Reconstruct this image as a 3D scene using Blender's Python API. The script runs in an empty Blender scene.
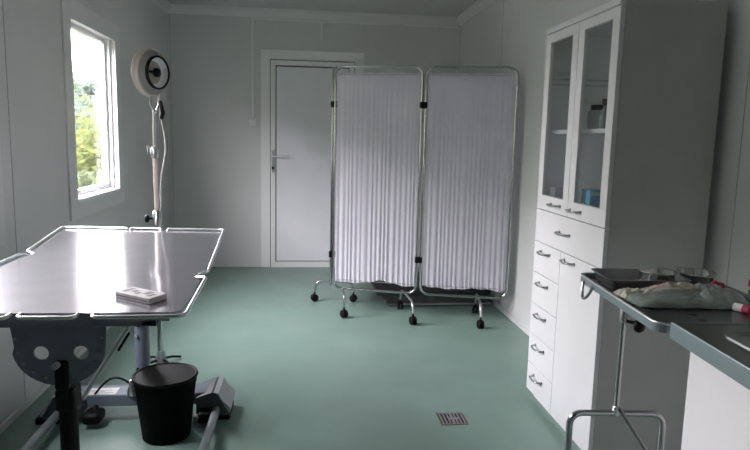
import bpy, bmesh, math, random
from mathutils import Vector, Matrix, noise
random.seed(11)
C = bpy.context.scene.collection
PI = math.pi
V = Vector

# ---------------------------------------------------------------- materials
def mat(name, col, rough=0.5, metal=0.0, spec=0.5, var=0.0, vscale=6.0, bump=0.0, bscale=40.0, bdist=0.01,
        alpha=None, coat=0.0, stretch=None, rvar=0.0, col2=None):
    m = bpy.data.materials.new(name); m.use_nodes = True
    nt = m.node_tree; b = nt.nodes['Principled BSDF']
    b.inputs['Base Color'].default_value = (*col, 1)
    b.inputs['Roughness'].default_value = rough
    b.inputs['Metallic'].default_value = metal
    b.inputs['Specular IOR Level'].default_value = spec
    b.inputs['Coat Weight'].default_value = coat
    tc = nt.nodes.new('ShaderNodeTexCoord')
    src = tc.outputs['Object']
    if stretch:
        mp = nt.nodes.new('ShaderNodeMapping'); mp.inputs['Scale'].default_value = stretch
        nt.links.new(src, mp.inputs['Vector']); src = mp.outputs['Vector']
    if var > 0 or col2:
        n = nt.nodes.new('ShaderNodeTexNoise'); n.inputs['Scale'].default_value = vscale
        n.inputs['Detail'].default_value = 5
        nt.links.new(src, n.inputs['Vector'])
        r = nt.nodes.new('ShaderNodeValToRGB')
        r.color_ramp.elements[0].position = .3; r.color_ramp.elements[1].position = .7
        lo = tuple(max(0, c * (1 - var)) for c in col); hi = col2 or tuple(min(1, c * (1 + var)) for c in col)
        r.color_ramp.elements[0].color = (*lo, 1); r.color_ramp.elements[1].color = (*hi, 1)
        nt.links.new(n.outputs['Fac'], r.inputs['Fac']); nt.links.new(r.outputs['Color'], b.inputs['Base Color'])
    if rvar > 0:
        n3 = nt.nodes.new('ShaderNodeTexNoise'); n3.inputs['Scale'].default_value = 9; n3.inputs['Detail'].default_value = 6
        nt.links.new(src, n3.inputs['Vector'])
        mr = nt.nodes.new('ShaderNodeMapRange'); mr.inputs['To Min'].default_value = rough - rvar; mr.inputs['To Max'].default_value = rough + rvar
        nt.links.new(n3.outputs['Fac'], mr.inputs['Value']); nt.links.new(mr.outputs['Result'], b.inputs['Roughness'])
    if bump > 0:
        n2 = nt.nodes.new('ShaderNodeTexNoise'); n2.inputs['Scale'].default_value = bscale; n2.inputs['Detail'].default_value = 3
        nt.links.new(src, n2.inputs['Vector'])
        bp = nt.nodes.new('ShaderNodeBump'); bp.inputs['Strength'].default_value = bump; bp.inputs['Distance'].default_value = bdist
        nt.links.new(n2.outputs['Fac'], bp.inputs['Height']); nt.links.new(bp.outputs['Normal'], b.inputs['Normal'])
    return m

def glassy(name, tint=(1, 1, 1), ior=1.45, rough=0.0):
    m = bpy.data.materials.new(name); m.use_nodes = True
    nt = m.node_tree; nt.nodes.remove(nt.nodes['Principled BSDF']); o = nt.nodes['Material Output']
    t = nt.nodes.new('ShaderNodeBsdfTransparent'); t.inputs['Color'].default_value = (*tint, 1)
    g = nt.nodes.new('ShaderNodeBsdfGlossy'); g.inputs['Roughness'].default_value = rough
    ge = nt.nodes.new('ShaderNodeNewGeometry'); dp = nt.nodes.new('ShaderNodeVectorMath'); dp.operation = 'DOT_PRODUCT'
    nt.links.new(ge.outputs['Normal'], dp.inputs[0]); nt.links.new(ge.outputs['Incoming'], dp.inputs[1])
    def mth(op, a, b):
        n = nt.nodes.new('ShaderNodeMath'); n.operation = op
        for i, q in enumerate((a, b)):
            if isinstance(q, (int, float)): n.inputs[i].default_value = q
            else: nt.links.new(q, n.inputs[i])
        return n.outputs[0]
    c = mth('ABSOLUTE', dp.outputs['Value'], 0); r0 = ((ior - 1) / (ior + 1)) ** 2        # Schlick, the same from both faces
    fac = mth('ADD', mth('MULTIPLY', mth('POWER', mth('SUBTRACT', 1, c), 5), 1 - r0), r0)
    x = nt.nodes.new('ShaderNodeMixShader')
    nt.links.new(fac, x.inputs[0]); nt.links.new(t.outputs[0], x.inputs[1]); nt.links.new(g.outputs[0], x.inputs[2])
    nt.links.new(x.outputs[0], o.inputs['Surface'])
    return m

def thin(name, col, col2, trans=0.35, scale=8):          # cloth / leaf: diffuse with translucency
    m = bpy.data.materials.new(name); m.use_nodes = True
    nt = m.node_tree; nt.nodes.remove(nt.nodes['Principled BSDF']); o = nt.nodes['Material Output']
    tc = nt.nodes.new('ShaderNodeTexCoord'); n = nt.nodes.new('ShaderNodeTexNoise'); n.inputs['Scale'].default_value = scale
    nt.links.new(tc.outputs['Object'], n.inputs['Vector'])
    r = nt.nodes.new('ShaderNodeValToRGB'); r.color_ramp.elements[0].position = .35; r.color_ramp.elements[1].position = .65
    r.color_ramp.elements[0].color = (*col, 1); r.color_ramp.elements[1].color = (*col2, 1)
    nt.links.new(n.outputs['Fac'], r.inputs['Fac'])
    d = nt.nodes.new('ShaderNodeBsdfDiffuse'); t = nt.nodes.new('ShaderNodeBsdfTranslucent')
    x = nt.nodes.new('ShaderNodeMixShader'); x.inputs[0].default_value = trans
    for q in (d, t): nt.links.new(r.outputs['Color'], q.inputs['Color'])
    nt.links.new(d.outputs[0], x.inputs[1]); nt.links.new(t.outputs[0], x.inputs[2]); nt.links.new(x.outputs[0], o.inputs['Surface'])
    return m

def sheet(name, col):                                     # used steel sheet: a clear reflection plus a broad scuffed one
    m = mat(name, col, .12, 1, var=.05, vscale=14, bump=.10, bscale=5, bdist=.012, rvar=.03)
    nt = m.node_tree; b = nt.nodes['Principled BSDF']; o = nt.nodes['Material Output']
    g = nt.nodes.new('ShaderNodeBsdfGlossy'); g.inputs['Color'].default_value = (*col, 1); g.inputs['Roughness'].default_value = .50
    x = nt.nodes.new('ShaderNodeMixShader'); x.inputs[0].default_value = .14
    nt.links.new(b.outputs[0], x.inputs[1]); nt.links.new(g.outputs[0], x.inputs[2]); nt.links.new(x.outputs[0], o.inputs['Surface'])
    return m
M = dict(
    wall=mat('painted_panel', (.66, .66, .655), .42, spec=.35, var=.035, vscale=1.6, bump=.05, bscale=25),
    ceil=mat('ceiling_panel', (.58, .58, .57), .5, spec=.3, var=.03, vscale=2),
    trim=mat('white_trim', (.72, .72, .72), .4),
    seam=mat('panel_seam', (.42, .42, .42), .7),  # flat grey of the joints between wall panels
    floor=mat('green_vinyl', (.203, .304, .260), .36, spec=.4, var=.07, vscale=3.0, bump=.04, bscale=60, rvar=.05),
    pvc=mat('white_plastic_frame', (.78, .78, .79), .3),
    leaf_door=mat('door_panel', (.84, .84, .88), .35, spec=.4, var=.02),
    dframe=mat('door_frame', (.86, .86, .86), .4),
    rubber=mat('black_gasket', (.02, .02, .02), .6),
    steel=sheet('brushed_steel_sheet', (.80, .79, .83)),
    rail=mat('polished_steel_rod', (.88, .88, .89), .32, 1),
    chrome=mat('chrome', (.56, .56, .57), .16, 1),
    dullsteel=mat('dull_steel', (.45, .46, .47), .32, 1, var=.1, vscale=20),
    handle=mat('handle_metal', (.50, .50, .51), .30, 1),
    bluegrey=mat('blue_grey_enamel', (.17, .20, .245), .38, spec=.5, var=.08),
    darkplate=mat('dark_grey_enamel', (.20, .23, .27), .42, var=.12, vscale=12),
    black=mat('black_plastic', (.006, .006, .006), .5, spec=.15, var=.1),
    bucket=mat('black_bucket_plastic', (.003, .003, .003), .65, spec=.06, var=.15, vscale=25),
    near_black=mat('shade_black_metal', (.008, .008, .008), .6, spec=.25, var=.3, vscale=30),  # black puts the shade on the near table column into its colour
    ltgrey=mat('light_grey_plastic', (.42, .44, .45), .4),
    midgrey=mat('mid_grey_enamel', (.24, .27, .28), .4),
    darksteel=mat('reflection_dark_steel', (.24, .25, .25), .28, 1, var=.15, vscale=14, rvar=.06),  # darkened so the colour holds the cabinet's dark reflection in the trolley top
    polished=mat('mirror_steel', (.58, .58, .58), .08, 1, bump=.05, bscale=8),
    footdark=mat('dark_foot_enamel', (.065, .075, .082), .4, var=.1),
    paper=mat('white_paper', (.80, .79, .78), .6, var=.05),
    print_=mat('printed_grey', (.16, .15, .15), .6),
    carton=mat('pale_carton', (.42, .40, .40), .55, var=.18, vscale=45),
    cream=mat('cream_enamel', (.46, .41, .36), .4),
    lampgrey=mat('grey_lamp_face', (.24, .235, .23), .4),
    mirror=mat('mirror_reflector', (.90, .90, .92), .38, 1),
    beige=mat('beige_tube', (.62, .52, .48), .35, .3),
    cable=mat('pale_cable', (.50, .49, .48), .5),
    cloth=thin('white_curtain_cloth', (.70, .67, .76), (.74, .715, .79), .22, 5),
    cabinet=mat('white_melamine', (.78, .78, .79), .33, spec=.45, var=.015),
    cabside=mat('shaded_white_melamine', (.56, .56, .55), .4, spec=.35, var=.03),  # same white melamine, darkened to hold the shade of the near side
    glass=glassy('cabinet_glass', (.95, .97, .97)),
    pane=glassy('window_glass', (.97, .98, .98)),
    blue=mat('blue_carton', (.06, .27, .46), .45),
    worktop=mat('worktop_steel', (.27, .285, .29), .24, 1, var=.12, vscale=10, bump=.05, bscale=6, rvar=.06),
    wedge=mat('worktop_edge', (.34, .40, .42), .36, .8),
    plastic_bag=mat('grey_green_film', (.29, .33, .31), .22, spec=.6, var=.25, vscale=22, bump=.3, bscale=40),
    wrap=mat('beige_wrapping', (.55, .49, .43), .5, var=.25, vscale=40, bump=.4, bscale=50),
    red=mat('dark_red_print', (.42, .03, .07), .4),
    rust=mat('rusty_metal', (.16, .09, .05), .7, var=.5, vscale=40),
    drain=mat('drain_steel', (.70, .69, .70), .3, 1, var=.1, vscale=60),
    hole=mat('dark_pit', (.01, .01, .01), .8),
    scale=mat('dark_rubber_deck', (.030, .030, .030), .6, var=.2, vscale=30),
    scaleside=mat('worn_grey_metal', (.07, .07, .068), .5, .3, var=.35, vscale=14),
    grass=mat('grass_ground', (.060, .066, .045), .9, spec=.1, var=.4, vscale=1.2),
    wood_hill=mat('wooded_slope', (.055, .07, .055), .95, spec=.05, var=.45, vscale=.12),
    bark=mat('bark', (.10, .07, .05), .9),
    leaf_y=thin('yellow_green_leaf', (.046, .056, .019), (.080, .092, .034), .35, 3),
    leaf_g=thin('mid_green_leaf', (.040, .052, .030), (.070, .085, .045), .35, 3),
    leaf_d=thin('dark_green_leaf', (.042, .056, .048), (.066, .082, .068), .3, 3),
)

# ---------------------------------------------------------------- mesh builder
def rounded(pts, rad, seg=6, closed=False):
    pts = [V(p) for p in pts]; n = len(pts); out = []
    for i, p in enumerate(pts):
        if not closed and i in (0, n - 1): out.append(p); continue
        a = pts[i - 1]; b = pts[(i + 1) % n]
        d1 = (a - p); d2 = (b - p); r = min(rad, d1.length * .49, d2.length * .49)
        s = p + d1.normalized() * r; e = p + d2.normalized() * r
        for k in range(seg + 1):
            t = k / seg; out.append((1 - t) ** 2 * s + 2 * t * (1 - t) * p + t * t * e)
    return out

class MB:
    def __init__(s): s.v = []; s.f = []; s.sm = []
    def add(s, vs, fs, smooth=False):
        o = len(s.v); s.v += [V(q) for q in vs]
        for f in fs: s.f.append([o + i for i in f]); s.sm.append(smooth)
        return s
    def frombm(s, bm, smooth=False):
        bm.verts.index_update()
        s.add([v.co.copy() for v in bm.verts], [[v.index for v in f.verts] for f in bm.faces], smooth); bm.free(); return s
    def box(s, x0, x1, y0, y1, z0, z1, bev=0, seg=2, rot=None, about=None):
        bm = bmesh.new(); bmesh.ops.create_cube(bm, size=1)
        for v in bm.verts: v.co = V(((x0 + x1) / 2 + v.co.x * (x1 - x0), (y0 + y1) / 2 + v.co.y * (y1 - y0), (z0 + z1) / 2 + v.co.z * (z1 - z0)))
        if bev: bmesh.ops.bevel(bm, geom=list(bm.edges), offset=bev, segments=seg, profile=.5, affect='EDGES')
        if rot is not None:
            c = V(about) if about else V(((x0 + x1) / 2, (y0 + y1) / 2, (z0 + z1) / 2))
            for v in bm.verts: v.co = c + rot @ (v.co - c)
        return s.frombm(bm)
    def tube(s, pts, r, n=10, closed=False):
        pts = [V(p) for p in pts]; N = len(pts); rs = r if isinstance(r, (list, tuple)) else [r] * N
        tan = []
        for i in range(N):
            a = pts[i - 1] if (i > 0 or closed) else pts[i]; b = pts[(i + 1) % N] if (i < N - 1 or closed) else pts[i]
            tan.append((b - a).normalized())
        u = tan[0].orthogonal().normalized(); vs = []
        for i in range(N):
            u = (u - tan[i] * u.dot(tan[i])); u = u.normalized() if u.length > 1e-6 else tan[i].orthogonal().normalized()
            w = tan[i].cross(u)
            vs += [pts[i] + (u * math.cos(2 * PI * k / n) + w * math.sin(2 * PI * k / n)) * rs[i] for k in range(n)]
        fs = []
        for i in range(N if closed else N - 1):
            j = (i + 1) % N
            for k in range(n): fs.append([i * n + k, i * n + (k + 1) % n, j * n + (k + 1) % n, j * n + k])
        s.add(vs, fs, True)
        if not closed:
            s.add(vs[:n], [list(range(n))[::-1]]); s.add(vs[-n:], [list(range(n))])
        return s
    def lathe(s, prof, loc=(0, 0, 0), axis=(0, 0, 1), n=28, cap=True):
        q = V((0, 0, 1)).rotation_difference(V(axis).normalized()); loc = V(loc); vs = []; fs = []
        for r, z in prof:
            vs += [loc + q @ V((r * math.cos(2 * PI * k / n), r * math.sin(2 * PI * k / n), z)) for k in range(n)]
        for i in range(len(prof) - 1):
            for k in range(n): fs.append([i * n + k, i * n + (k + 1) % n, (i + 1) * n + (k + 1) % n, (i + 1) * n + k])
        s.add(vs, fs, True)
        if cap:
            if prof[0][0] > 1e-4: s.add(vs[:n], [list(range(n))[::-1]])
            if prof[-1][0] > 1e-4: s.add(vs[-n:], [list(range(n))])
        return s
    def prism(s, poly, d, smooth=False):                 # polygon of 3-D points swept along d
        p = [V(q) for q in poly]; n = len(p); d = V(d)
        s.add(p + [q + d for q in p], [list(range(n))[::-1], list(range(n, 2 * n))] + [[i, (i + 1) % n, n + (i + 1) % n, n + i] for i in range(n)], smooth)
        return s
    def grid(s, fn, nu, nv, smooth=True):
        vs = [V(fn(i / nu, j / nv)) for j in range(nv + 1) for i in range(nu + 1)]
        fs = [[j * (nu + 1) + i, j * (nu + 1) + i + 1, (j + 1) * (nu + 1) + i + 1, (j + 1) * (nu + 1) + i] for j in range(nv) for i in range(nu)]
        return s.add(vs, fs, smooth)
    def build(s, name, m, parent=None, recalc=True):
        me = bpy.data.meshes.new(name); T = V((0, 0, 0)); root = parent
        while root is not None and root.parent is not None: root = root.parent
        if root is not None and not root.get('_local'): T = root.location
        me.from_pydata([v - T for v in s.v], [], s.f)
        for p, q in zip(me.polygons, s.sm): p.use_smooth = q
        if recalc:
            bm = bmesh.new(); bm.from_mesh(me); bmesh.ops.recalc_face_normals(bm, faces=bm.faces); bm.to_mesh(me); bm.free()
        me.materials.append(m); me.update()
        o = bpy.data.objects.new(name, me); C.objects.link(o)
        if parent is not None: o.parent = parent
        return o

def tag(o, label, cat, group=None, kind=None):
    o['label'] = label; o['category'] = cat
    if group: o['group'] = group
    if kind: o['kind'] = kind
    return o
def thing(name, label, cat, loc, group=None, rotz=0, local=False):
    o = bpy.data.objects.new(name, None); C.objects.link(o); o.empty_display_size = .05
    o.location = loc; o.rotation_euler = (0, 0, rotz)
    if local: o['_local'] = 1
    return tag(o, label, cat, group)
def solo(mb, name, m, label, cat, loc, group=None):      # a thing that is one mesh, origin at its base
    L = V(loc); mb.v = [v - L for v in mb.v]
    o = mb.build(name, m); o.location = L
    return tag(o, label, cat, group)
def struct(mb, name, m, parent=None):
    o = mb.build(name, m, parent)
    if parent is None: o['kind'] = 'structure'
    return o

# ---------------------------------------------------------------- room shell
XL, XR, XN, YB, YF, H = -1.305, 1.523, 1.605, 6.21, -4.6, 2.5
YS = 3.05                                               # where the right wall steps back, behind the tall cabinet
struct(MB().box(XL - .2, XN + .2, YF - .1, YB + .1, -.08, 0), 'floor', M['floor'])
struct(MB().box(XL - .2, XN + .2, YF - .1, YB + .1, H, H + .08), 'ceiling', M['ceil'])
struct(MB().box(XL - .2, XN + .2, YB, YB + .1, 0, H), 'wall_back', M['wall'])
struct(MB().box(XL - .2, XN + .2, YF - .1, YF, 0, H), 'wall_front', M['wall'])
struct(MB().box(XR, XN + .2, YS, YB, 0, H), 'wall_right', M['wall'])
struct(MB().box(XN, XN + .2, YF, YS, 0, H), 'wall_right_near', M['wall'])
WIN = [(3.725, 4.530, .905, 1.950), (2.08, 2.72, .905, 1.950)]  # second window is a guess out of view, added for daylight on the right
def wall_with_holes():
    m = MB(); ys = [YF, WIN[1][0], WIN[1][1], WIN[0][0], WIN[0][1], YB]
    for a, b in ((0, 1), (2, 3), (4, 5)): m.box(XL - .09, XL, ys[a], ys[b], 0, H)
    for w in WIN:
        m.box(XL - .09, XL, w[0], w[1], 0, w[2]); m.box(XL - .09, XL, w[0], w[1], w[3], H)
    return m
struct(wall_with_holes(), 'wall_left', M['wall'])

def ring(m, x0, x1, y0, y1, z0, z1, w, bev=0):           # rectangular frame in the plane of the left wall
    m.box(x0, x1, y0, y1, z0, z0 + w, bev); m.box(x0, x1, y0, y1, z1 - w, z1, bev)
    m.box(x0, x1, y0, y0 + w, z0 + w, z1 - w, bev); m.box(x0, x1, y1 - w, y1, z0 + w, z1 - w, bev)
for i, (y0, y1, z0, z1) in enumerate(WIN):
    m = MB(); ring(m, XL - .075, XL - .02, y0, y1, z0, z1, .020, .003)
    w = struct(m, 'window_%d' % (i + 1), M['pvc'])
    m = MB(); ring(m, XL + .0, XL + .012, y0 - .115, y1 + .115, z0 - .10, z1 + .085, .112, .002)
    m.build('casing', M['trim'], w)
    m = MB(); ring(m, XL - .085, XL - .045, y0 + .021, y1 - .021, z0 + .021, z1 - .021, .030, .004)
    sash = m.build('sash', M['pvc'], w)
    MB().box(XL - .068, XL - .062, y0 + .045, y1 - .045, z0 + .045, z1 - .045).build('pane', M['pane'], sash)
    MB().box(XL - .02, XL + .014, y0 - .0, y1 + .0, z0 - .012, z0 + .004, .002).build('sill', M['pvc'], w)

# cornices, corner strips and panel seams
def cornice(p, q, d, name):                              # chamfered strip under the ceiling, d points into the room
    p = V(p); q = V(q); d = V(d)
    poly = [p + V((0, 0, H)), p + V((0, 0, H - .075)), p + d * .012 + V((0, 0, H - .08)), p + d * .055 + V((0, 0, H - .03)), p + d * .055 + V((0, 0, H))]
    struct(MB().prism(poly, q - p), name, M['trim'])
cornice((XL, YB, 0), (XR, YB, 0), (0, -1, 0), 'trim_1')
cornice((XL, YF, 0), (XL, YB, 0), (1, 0, 0), 'trim_2')
cornice((XR, YS, 0), (XR, YB, 0), (-1, 0, 0), 'trim_3')
cornice((XN, YF, 0), (XN, YS, 0), (-1, 0, 0), 'trim_4')
struct(MB().box(XR - .032, XR, YB - .012, YB, 0, H - .07, .002), 'trim_5', M['trim'])
struct(MB().box(XL, XL + .012, YB - .03, YB, 0, H - .07, .002), 'trim_6', M['trim'])
for k, (x0, x1, y0, y1) in enumerate([(XL, XL + .002, 2.949, 2.953), (XN - .002, XN, 2.148, 2.151), (XN - .002, XN, .95, .953),
                                      (XR - .002, XR, 4.85, 4.854), (XL + .03, XL + .034, YB - .002, YB)]):
    struct(MB().box(x0, x1, y0, y1, 0.0, H - .08), 'trim_%d' % (7 + k), M['seam'])
struct(MB().box(XR - .008, XR, YS, YB, 0, .035, .002), 'baseboard_right', M['trim'])
struct(MB().box(XL, XL + .008, YF, YB, 0, .035, .002), 'baseboard_left', M['wall'])

# door
def dring(m, x0, x1, z1, w, y0, y1, bev=.003):
    m.box(x0, x0 + w, y0, y1, 0, z1, bev); m.box(x1 - w, x1, y0, y1, 0, z1, bev); m.box(x0 + w, x1 - w, y0, y1, z1 - w, z1, bev)
m = MB(); dring(m, -.426, .567, 2.128, .088, YB - .020, YB)
door = struct(m, 'door_1', M['dframe'])
m = MB(); dring(m, -.333, .474, 2.030, .047, YB - .030, YB); m.box(-.286, .427, YB - .03, YB, 0, .058, .003)
m.build('inner_frame', M['dframe'], door)
m = MB(); dring(m, -.338, .479, 2.036, .005, YB - .022, YB, 0); m.build('seal', M['rubber'], door)
MB().box(-.286, .427, YB - .006, YB, .058, 1.983).build('seal', M['rubber'], door)
MB().box(-.277, .420, YB - .034, YB - .007, .068, 1.970, .003).build('door_leaf', M['leaf_door'], door)
m = MB(); m.box(-.324, -.296, YB - .040, YB - .028, .975, 1.17, .003)
m.build('lock_plate', M['ltgrey'], door)
m = MB(); m.tube([(-.31, YB - .03, 1.11), (-.31, YB - .075, 1.11)], .010)
m.tube(rounded([(-.31, YB - .07, 1.11), (-.22, YB - .078, 1.108), (-.155, YB - .072, 1.104)], .02), .010)
m.build('door_handle', M['pvc'], door)
m = MB(); m.lathe([(.012, 0), (.012, .012)], (-.31, YB - .038, .998), (0, -1, 0), 14); m.box(-.313, -.307, YB - .075, YB - .048, .955, 1.005)
m.build('key', M['black'], door)
for x, z in ((-.40, 2.06), (-.40, 1.16), (.54, 2.06), (-.40, .3)):
    MB().lathe([(.007, 0), (.005, .004)], (x, YB - .014, z), (0, -1, 0), 10).build('screw', M['dullsteel'], door)

# cable trunking and its switch
t = thing('cable_trunking', 'white plastic cable trunking running below the ceiling with two drops', 'cable trunking', (-.5, YB, 1.44))
MB().box(-.515, XR - .034, YB - .026, YB - .0005, 2.400, 2.419, .002).build('top_run', M['pvc'], t)
MB().box(-.515, -.490, YB - .026, YB - .0005, 1.475, 2.400, .002).build('long_drop', M['pvc'], t)
MB().box(.145, .163, YB - .024, YB - .0005, 2.235, 2.400, .002).build('short_drop', M['pvc'], t)
MB().box(-.517, -.488, YB - .028, YB - .0005, 2.394, 2.424, .002).build('corner_cover', M['pvc'], t)
t = thing('light_switch', 'small white wall switch box left of the door', 'switch', (-.502, YB, 1.40))
MB().box(-.540, -.466, YB - .036, YB - .0005, 1.400, 1.473, .005).build('housing', M['pvc'], t)
MB().box(-.525, -.481, YB - .042, YB - .034, 1.412, 1.461, .003).build('rocker', M['pvc'], t)

# notice on the right wall (only its edge shows)
t = thing('wall_notice', 'white notice with red square and dark strokes on right wall', 'notice', (XN, 2.02, .74))
MB().box(XN - .004, XN - .0005, 1.86, 2.055, .735, .92).build('board', M['wall'], t)
MB().box(XN - .006, XN - .004, 2.000, 2.030, .803, .828).build('red_square', M['red'], t)
for z0, z1 in ((.85, .875), (.755, .79)):
    MB().box(XN - .006, XN - .004, 2.017, 2.027, z0, z1).build('dark_stroke', M['print_'], t)

# ---------------------------------------------------------------- examination table
def tz(y): return .82 + .03 * (y - 1.68)
t = thing('examination_table', 'steel-topped examination table with half-moon end plate under the left window', 'examination table', (-.70, 2.3, 0))
out = [(-1.045, 1.692), (-.365, 1.692), (-.349, 1.698), (-.336, 1.715), (-.338, 2.03), (-.358, 2.065), (-.362, 2.085), (-.356, 2.11), (-.345, 2.15),
       (-.388, 2.915), (-1.100, 2.967), (-1.034, 2.47), (-1.016, 2.44), (-1.016, 2.41), (-1.030, 2.37), (-1.038, 2.25)]
MB().add([(x, y, tz(y)) for x, y in out], [list(range(len(out)))]).build('tabletop', M['steel'], t)
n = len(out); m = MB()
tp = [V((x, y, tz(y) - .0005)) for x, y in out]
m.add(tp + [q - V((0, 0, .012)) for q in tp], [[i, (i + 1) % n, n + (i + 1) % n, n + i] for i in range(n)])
m.build('folded_edge', M['darkplate'], t)  # dark colour stands in for the shadow line along the steel edge
cc = V((-.70, 2.3, 0)); inn = [V((x, y, tz(y))) for x, y in [(-1.025, 1.706), (-.368, 1.706), (-.374, 2.1), (-.408, 2.90), (-1.075, 2.94), (-1.03, 2.42)]]; n = len(inn)
m = MB(); m.add([q - V((0, 0, .004)) for q in inn] + [q - V((0, 0, .030)) for q in inn], [[i, (i + 1) % n, n + (i + 1) % n, n + i] for i in range(n)] + [list(range(n))[::-1], list(range(n, 2 * n))])
m.build('top_frame', M['darkplate'], t)
def R3(*pts): return [(x, y, tz(y) + dz) for x, y, dz in pts]
IN = -.004
rails = [
    R3((-.358, 2.112, IN), (-.326, 2.126, .006), (-.374, 2.930, .006), (-.63, 2.947, .006), (-.63, 2.925, IN)),
    R3((-.66, 2.925, IN), (-.66, 2.949, .006), (-.80, 2.958, .006), (-.80, 2.935, IN)),
    R3((-.815, 2.938, IN), (-.815, 2.959, .006), (-1.115, 2.981, .006), (-1.046, 2.450, .006), (-1.018, 2.442, IN)),
    R3((-1.018, 2.410, IN), (-1.048, 2.402, .006), (-1.052, 2.245, .006), (-1.060, 1.668, -.003), (-.775, 1.667, -.005), (-.775, 1.697, IN)),
    R3((-.748, 1.697, IN), (-.748, 1.667, -.005), (-.603, 1.667, -.005), (-.603, 1.697, IN)),
    R3((-.560, 1.697, IN), (-.560, 1.667, -.005), (-.318, 1.667, -.003), (-.320, 2.050, .006), (-.360, 2.080, IN)),
]
for r in rails: MB().tube(rounded(r, .028, 5), .0055, 8).build('rail', M['rail'], t)
# frame below the top
m = MB(); m.box(-1.01, -.41, 1.74, 1.78, .765, .790, .004); m.box(-1.01, -.41, 2.73, 2.77, .80, .822, .004)
for x in (-1.01, -.45): m.prism([(x, 1.74, .768), (x, 2.20, .768), (x, 2.77, .80), (x, 2.77, .822), (x, 2.20, .790), (x, 1.74, .790)], (.04, 0, 0))
m.build('underframe', M['darkplate'], t)
# half-moon end plate with two round windows
def moon():
    bm = bmesh.new(); y = 1.80; cx = -.697
    pts = [(-.832, .790), (-.562, .790), (-.568, .690)] + [(cx + .129 * math.cos(a), .690 + .116 * math.sin(a)) for a in [-PI * k / 18 for k in range(1, 18)]] + [(-.818, .690)]
    ov = [bm.verts.new((x, y, z)) for x, z in pts]; ed = [bm.edges.new((ov[i], ov[(i + 1) % len(ov)])) for i in range(len(ov))]
    for hx in (-.746, -.637):
        hv = [bm.verts.new((hx + .021 * math.cos(2 * PI * k / 20), y, .671 + .021 * math.sin(2 * PI * k / 20))) for k in range(20)]
        ed += [bm.edges.new((hv[k], hv[(k + 1) % 20])) for k in range(20)]
    r = bmesh.ops.triangle_fill(bm, use_beauty=True, use_dissolve=False, edges=ed)
    g = bmesh.ops.extrude_face_region(bm, geom=list(bm.faces))
    for v in [e for e in g['geom'] if isinstance(e, bmesh.types.BMVert)]: v.co.y += .008
    return MB().frombm(bm)
pl = moon().build('end_plate', M['darkplate'], t)
for k in range(9):
    a = -PI * (k + .5) / 9
    MB().lathe([(.0045, 0), (.0035, .004)], (-.697 + .112 * math.cos(a), 1.8, .690 + .098 * math.sin(a)), (0, -1, 0), 8).build('bolt', M['dullsteel'], pl)
for x in (-.815, -.578): MB().lathe([(.0045, 0), (.0035, .004)], (x, 1.8, .715), (0, -1, 0), 8).build('bolt', M['dullsteel'], pl)
# near column
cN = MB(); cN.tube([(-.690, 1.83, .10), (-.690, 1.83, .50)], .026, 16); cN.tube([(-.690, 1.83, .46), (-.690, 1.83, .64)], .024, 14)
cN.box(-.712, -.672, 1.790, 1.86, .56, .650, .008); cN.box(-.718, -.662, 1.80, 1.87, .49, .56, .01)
cN = cN.build('column', M['near_black'], t)
m = MB(); m.tube([(-.70, 1.772, .64), (-.70, 1.79, .64)], .010, 10); m.build('clamp_bolt', M['ltgrey'], cN)
# far column
cF = MB(); cF.tube([(-.730, 2.82, .10), (-.730, 2.82, .46)], .033, 18); cF.tube([(-.730, 2.82, .44), (-.730, 2.82, .815)], .029, 16)
cF = cF.build('column', M['bluegrey'], t)
MB().lathe([(.044, 0), (.044, .03), (.036, .045)], (-.730, 2.82, .45), n=18).build('collar', M['bluegrey'], cF)
MB().lathe([(.008, 0), (.007, .008)], (-.748, 2.787, .40), (0, -1, 0), 10).build('bolt', M['ltgrey'], cF)
MB().lathe([(.020, 0), (.024, .02), (.012, .05), (.01, .07)], (-.772, 2.785, .125), n=12).build('fitting', M['rail'], cF)
# base: cross beam, near beam and two long tubes
m = MB(); m.box(-1.10, -.40, 2.78, 2.90, .072, .128, .006); b1 = m.build('base_beam', M['bluegrey'], t)
MB().box(-.975, -.845, 2.786, 2.86, .1282, .1296).build('sticker', M['paper'], b1)
for x0, x1, y in ((-.965, -.86, 2.80), (-.965, -.90, 2.815), (-.965, -.87, 2.83)):
    MB().box(x0, x1, y, y + .004, .1296, .1299).build('print', M['print_'], b1)
m = MB(); m.box(-1.10, -.36, 1.77, 1.89, .05, .105, .006); m.build('base_beam', M['darkplate'], t)
for x in (-1.085, -.395):
    MB().tube([(x, 1.86, .055), (x, 2.79, .055)], .019, 14).build('base_tube', M['midgrey'], t)
for x, sx in ((-1.105, -1), (-.385, 1)):
    prof = [(x - .10 * sx, 0), (x - .10 * sx, .105), (x - .03 * sx, .135), (x - .005 * sx, .130), (x + .010 * sx, .09), (x + .045 * sx, .045), (x + .048 * sx, 0)]
    m = MB(); m.prism([(a, 2.755, b * .82 + .028) for a, b in prof], (0, .19, 0)); f = m.build('foot_cover', M['footdark'], t)
    pr = [(x - .02 * sx, .136), (x + .002 * sx, .128), (x + .017 * sx, .09), (x + .053 * sx, .045), (x + .053 * sx, .02), (x + .046 * sx, .02), (x + .03 * sx, .05), (x - .0 * sx, .12)]
    m = MB(); m.prism([(a, 2.748, b * .82 + .030) for a, b in pr], (0, .204, 0)); m.build('cap', M['ltgrey'], f)
    MB().box(x - .085, x + .050, 2.765, 2.935, 0, .03, .008).build('rubber_foot', M['black'], f)
for x in (-1.08, -.38): MB().lathe([(.035, 0), (.035, .03), (.028, .055)], (x, 1.83, 0), n=16).build('rubber_foot', M['black'], t)
m = MB(); m.box(-.970, -.890, 2.70, 2.80, .018, .070, .02, 3); m.tube([(-.93, 2.76, .06), (-.93, 2.82, .095)], .012)
m.build('pedal', M['black'], t)
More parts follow.
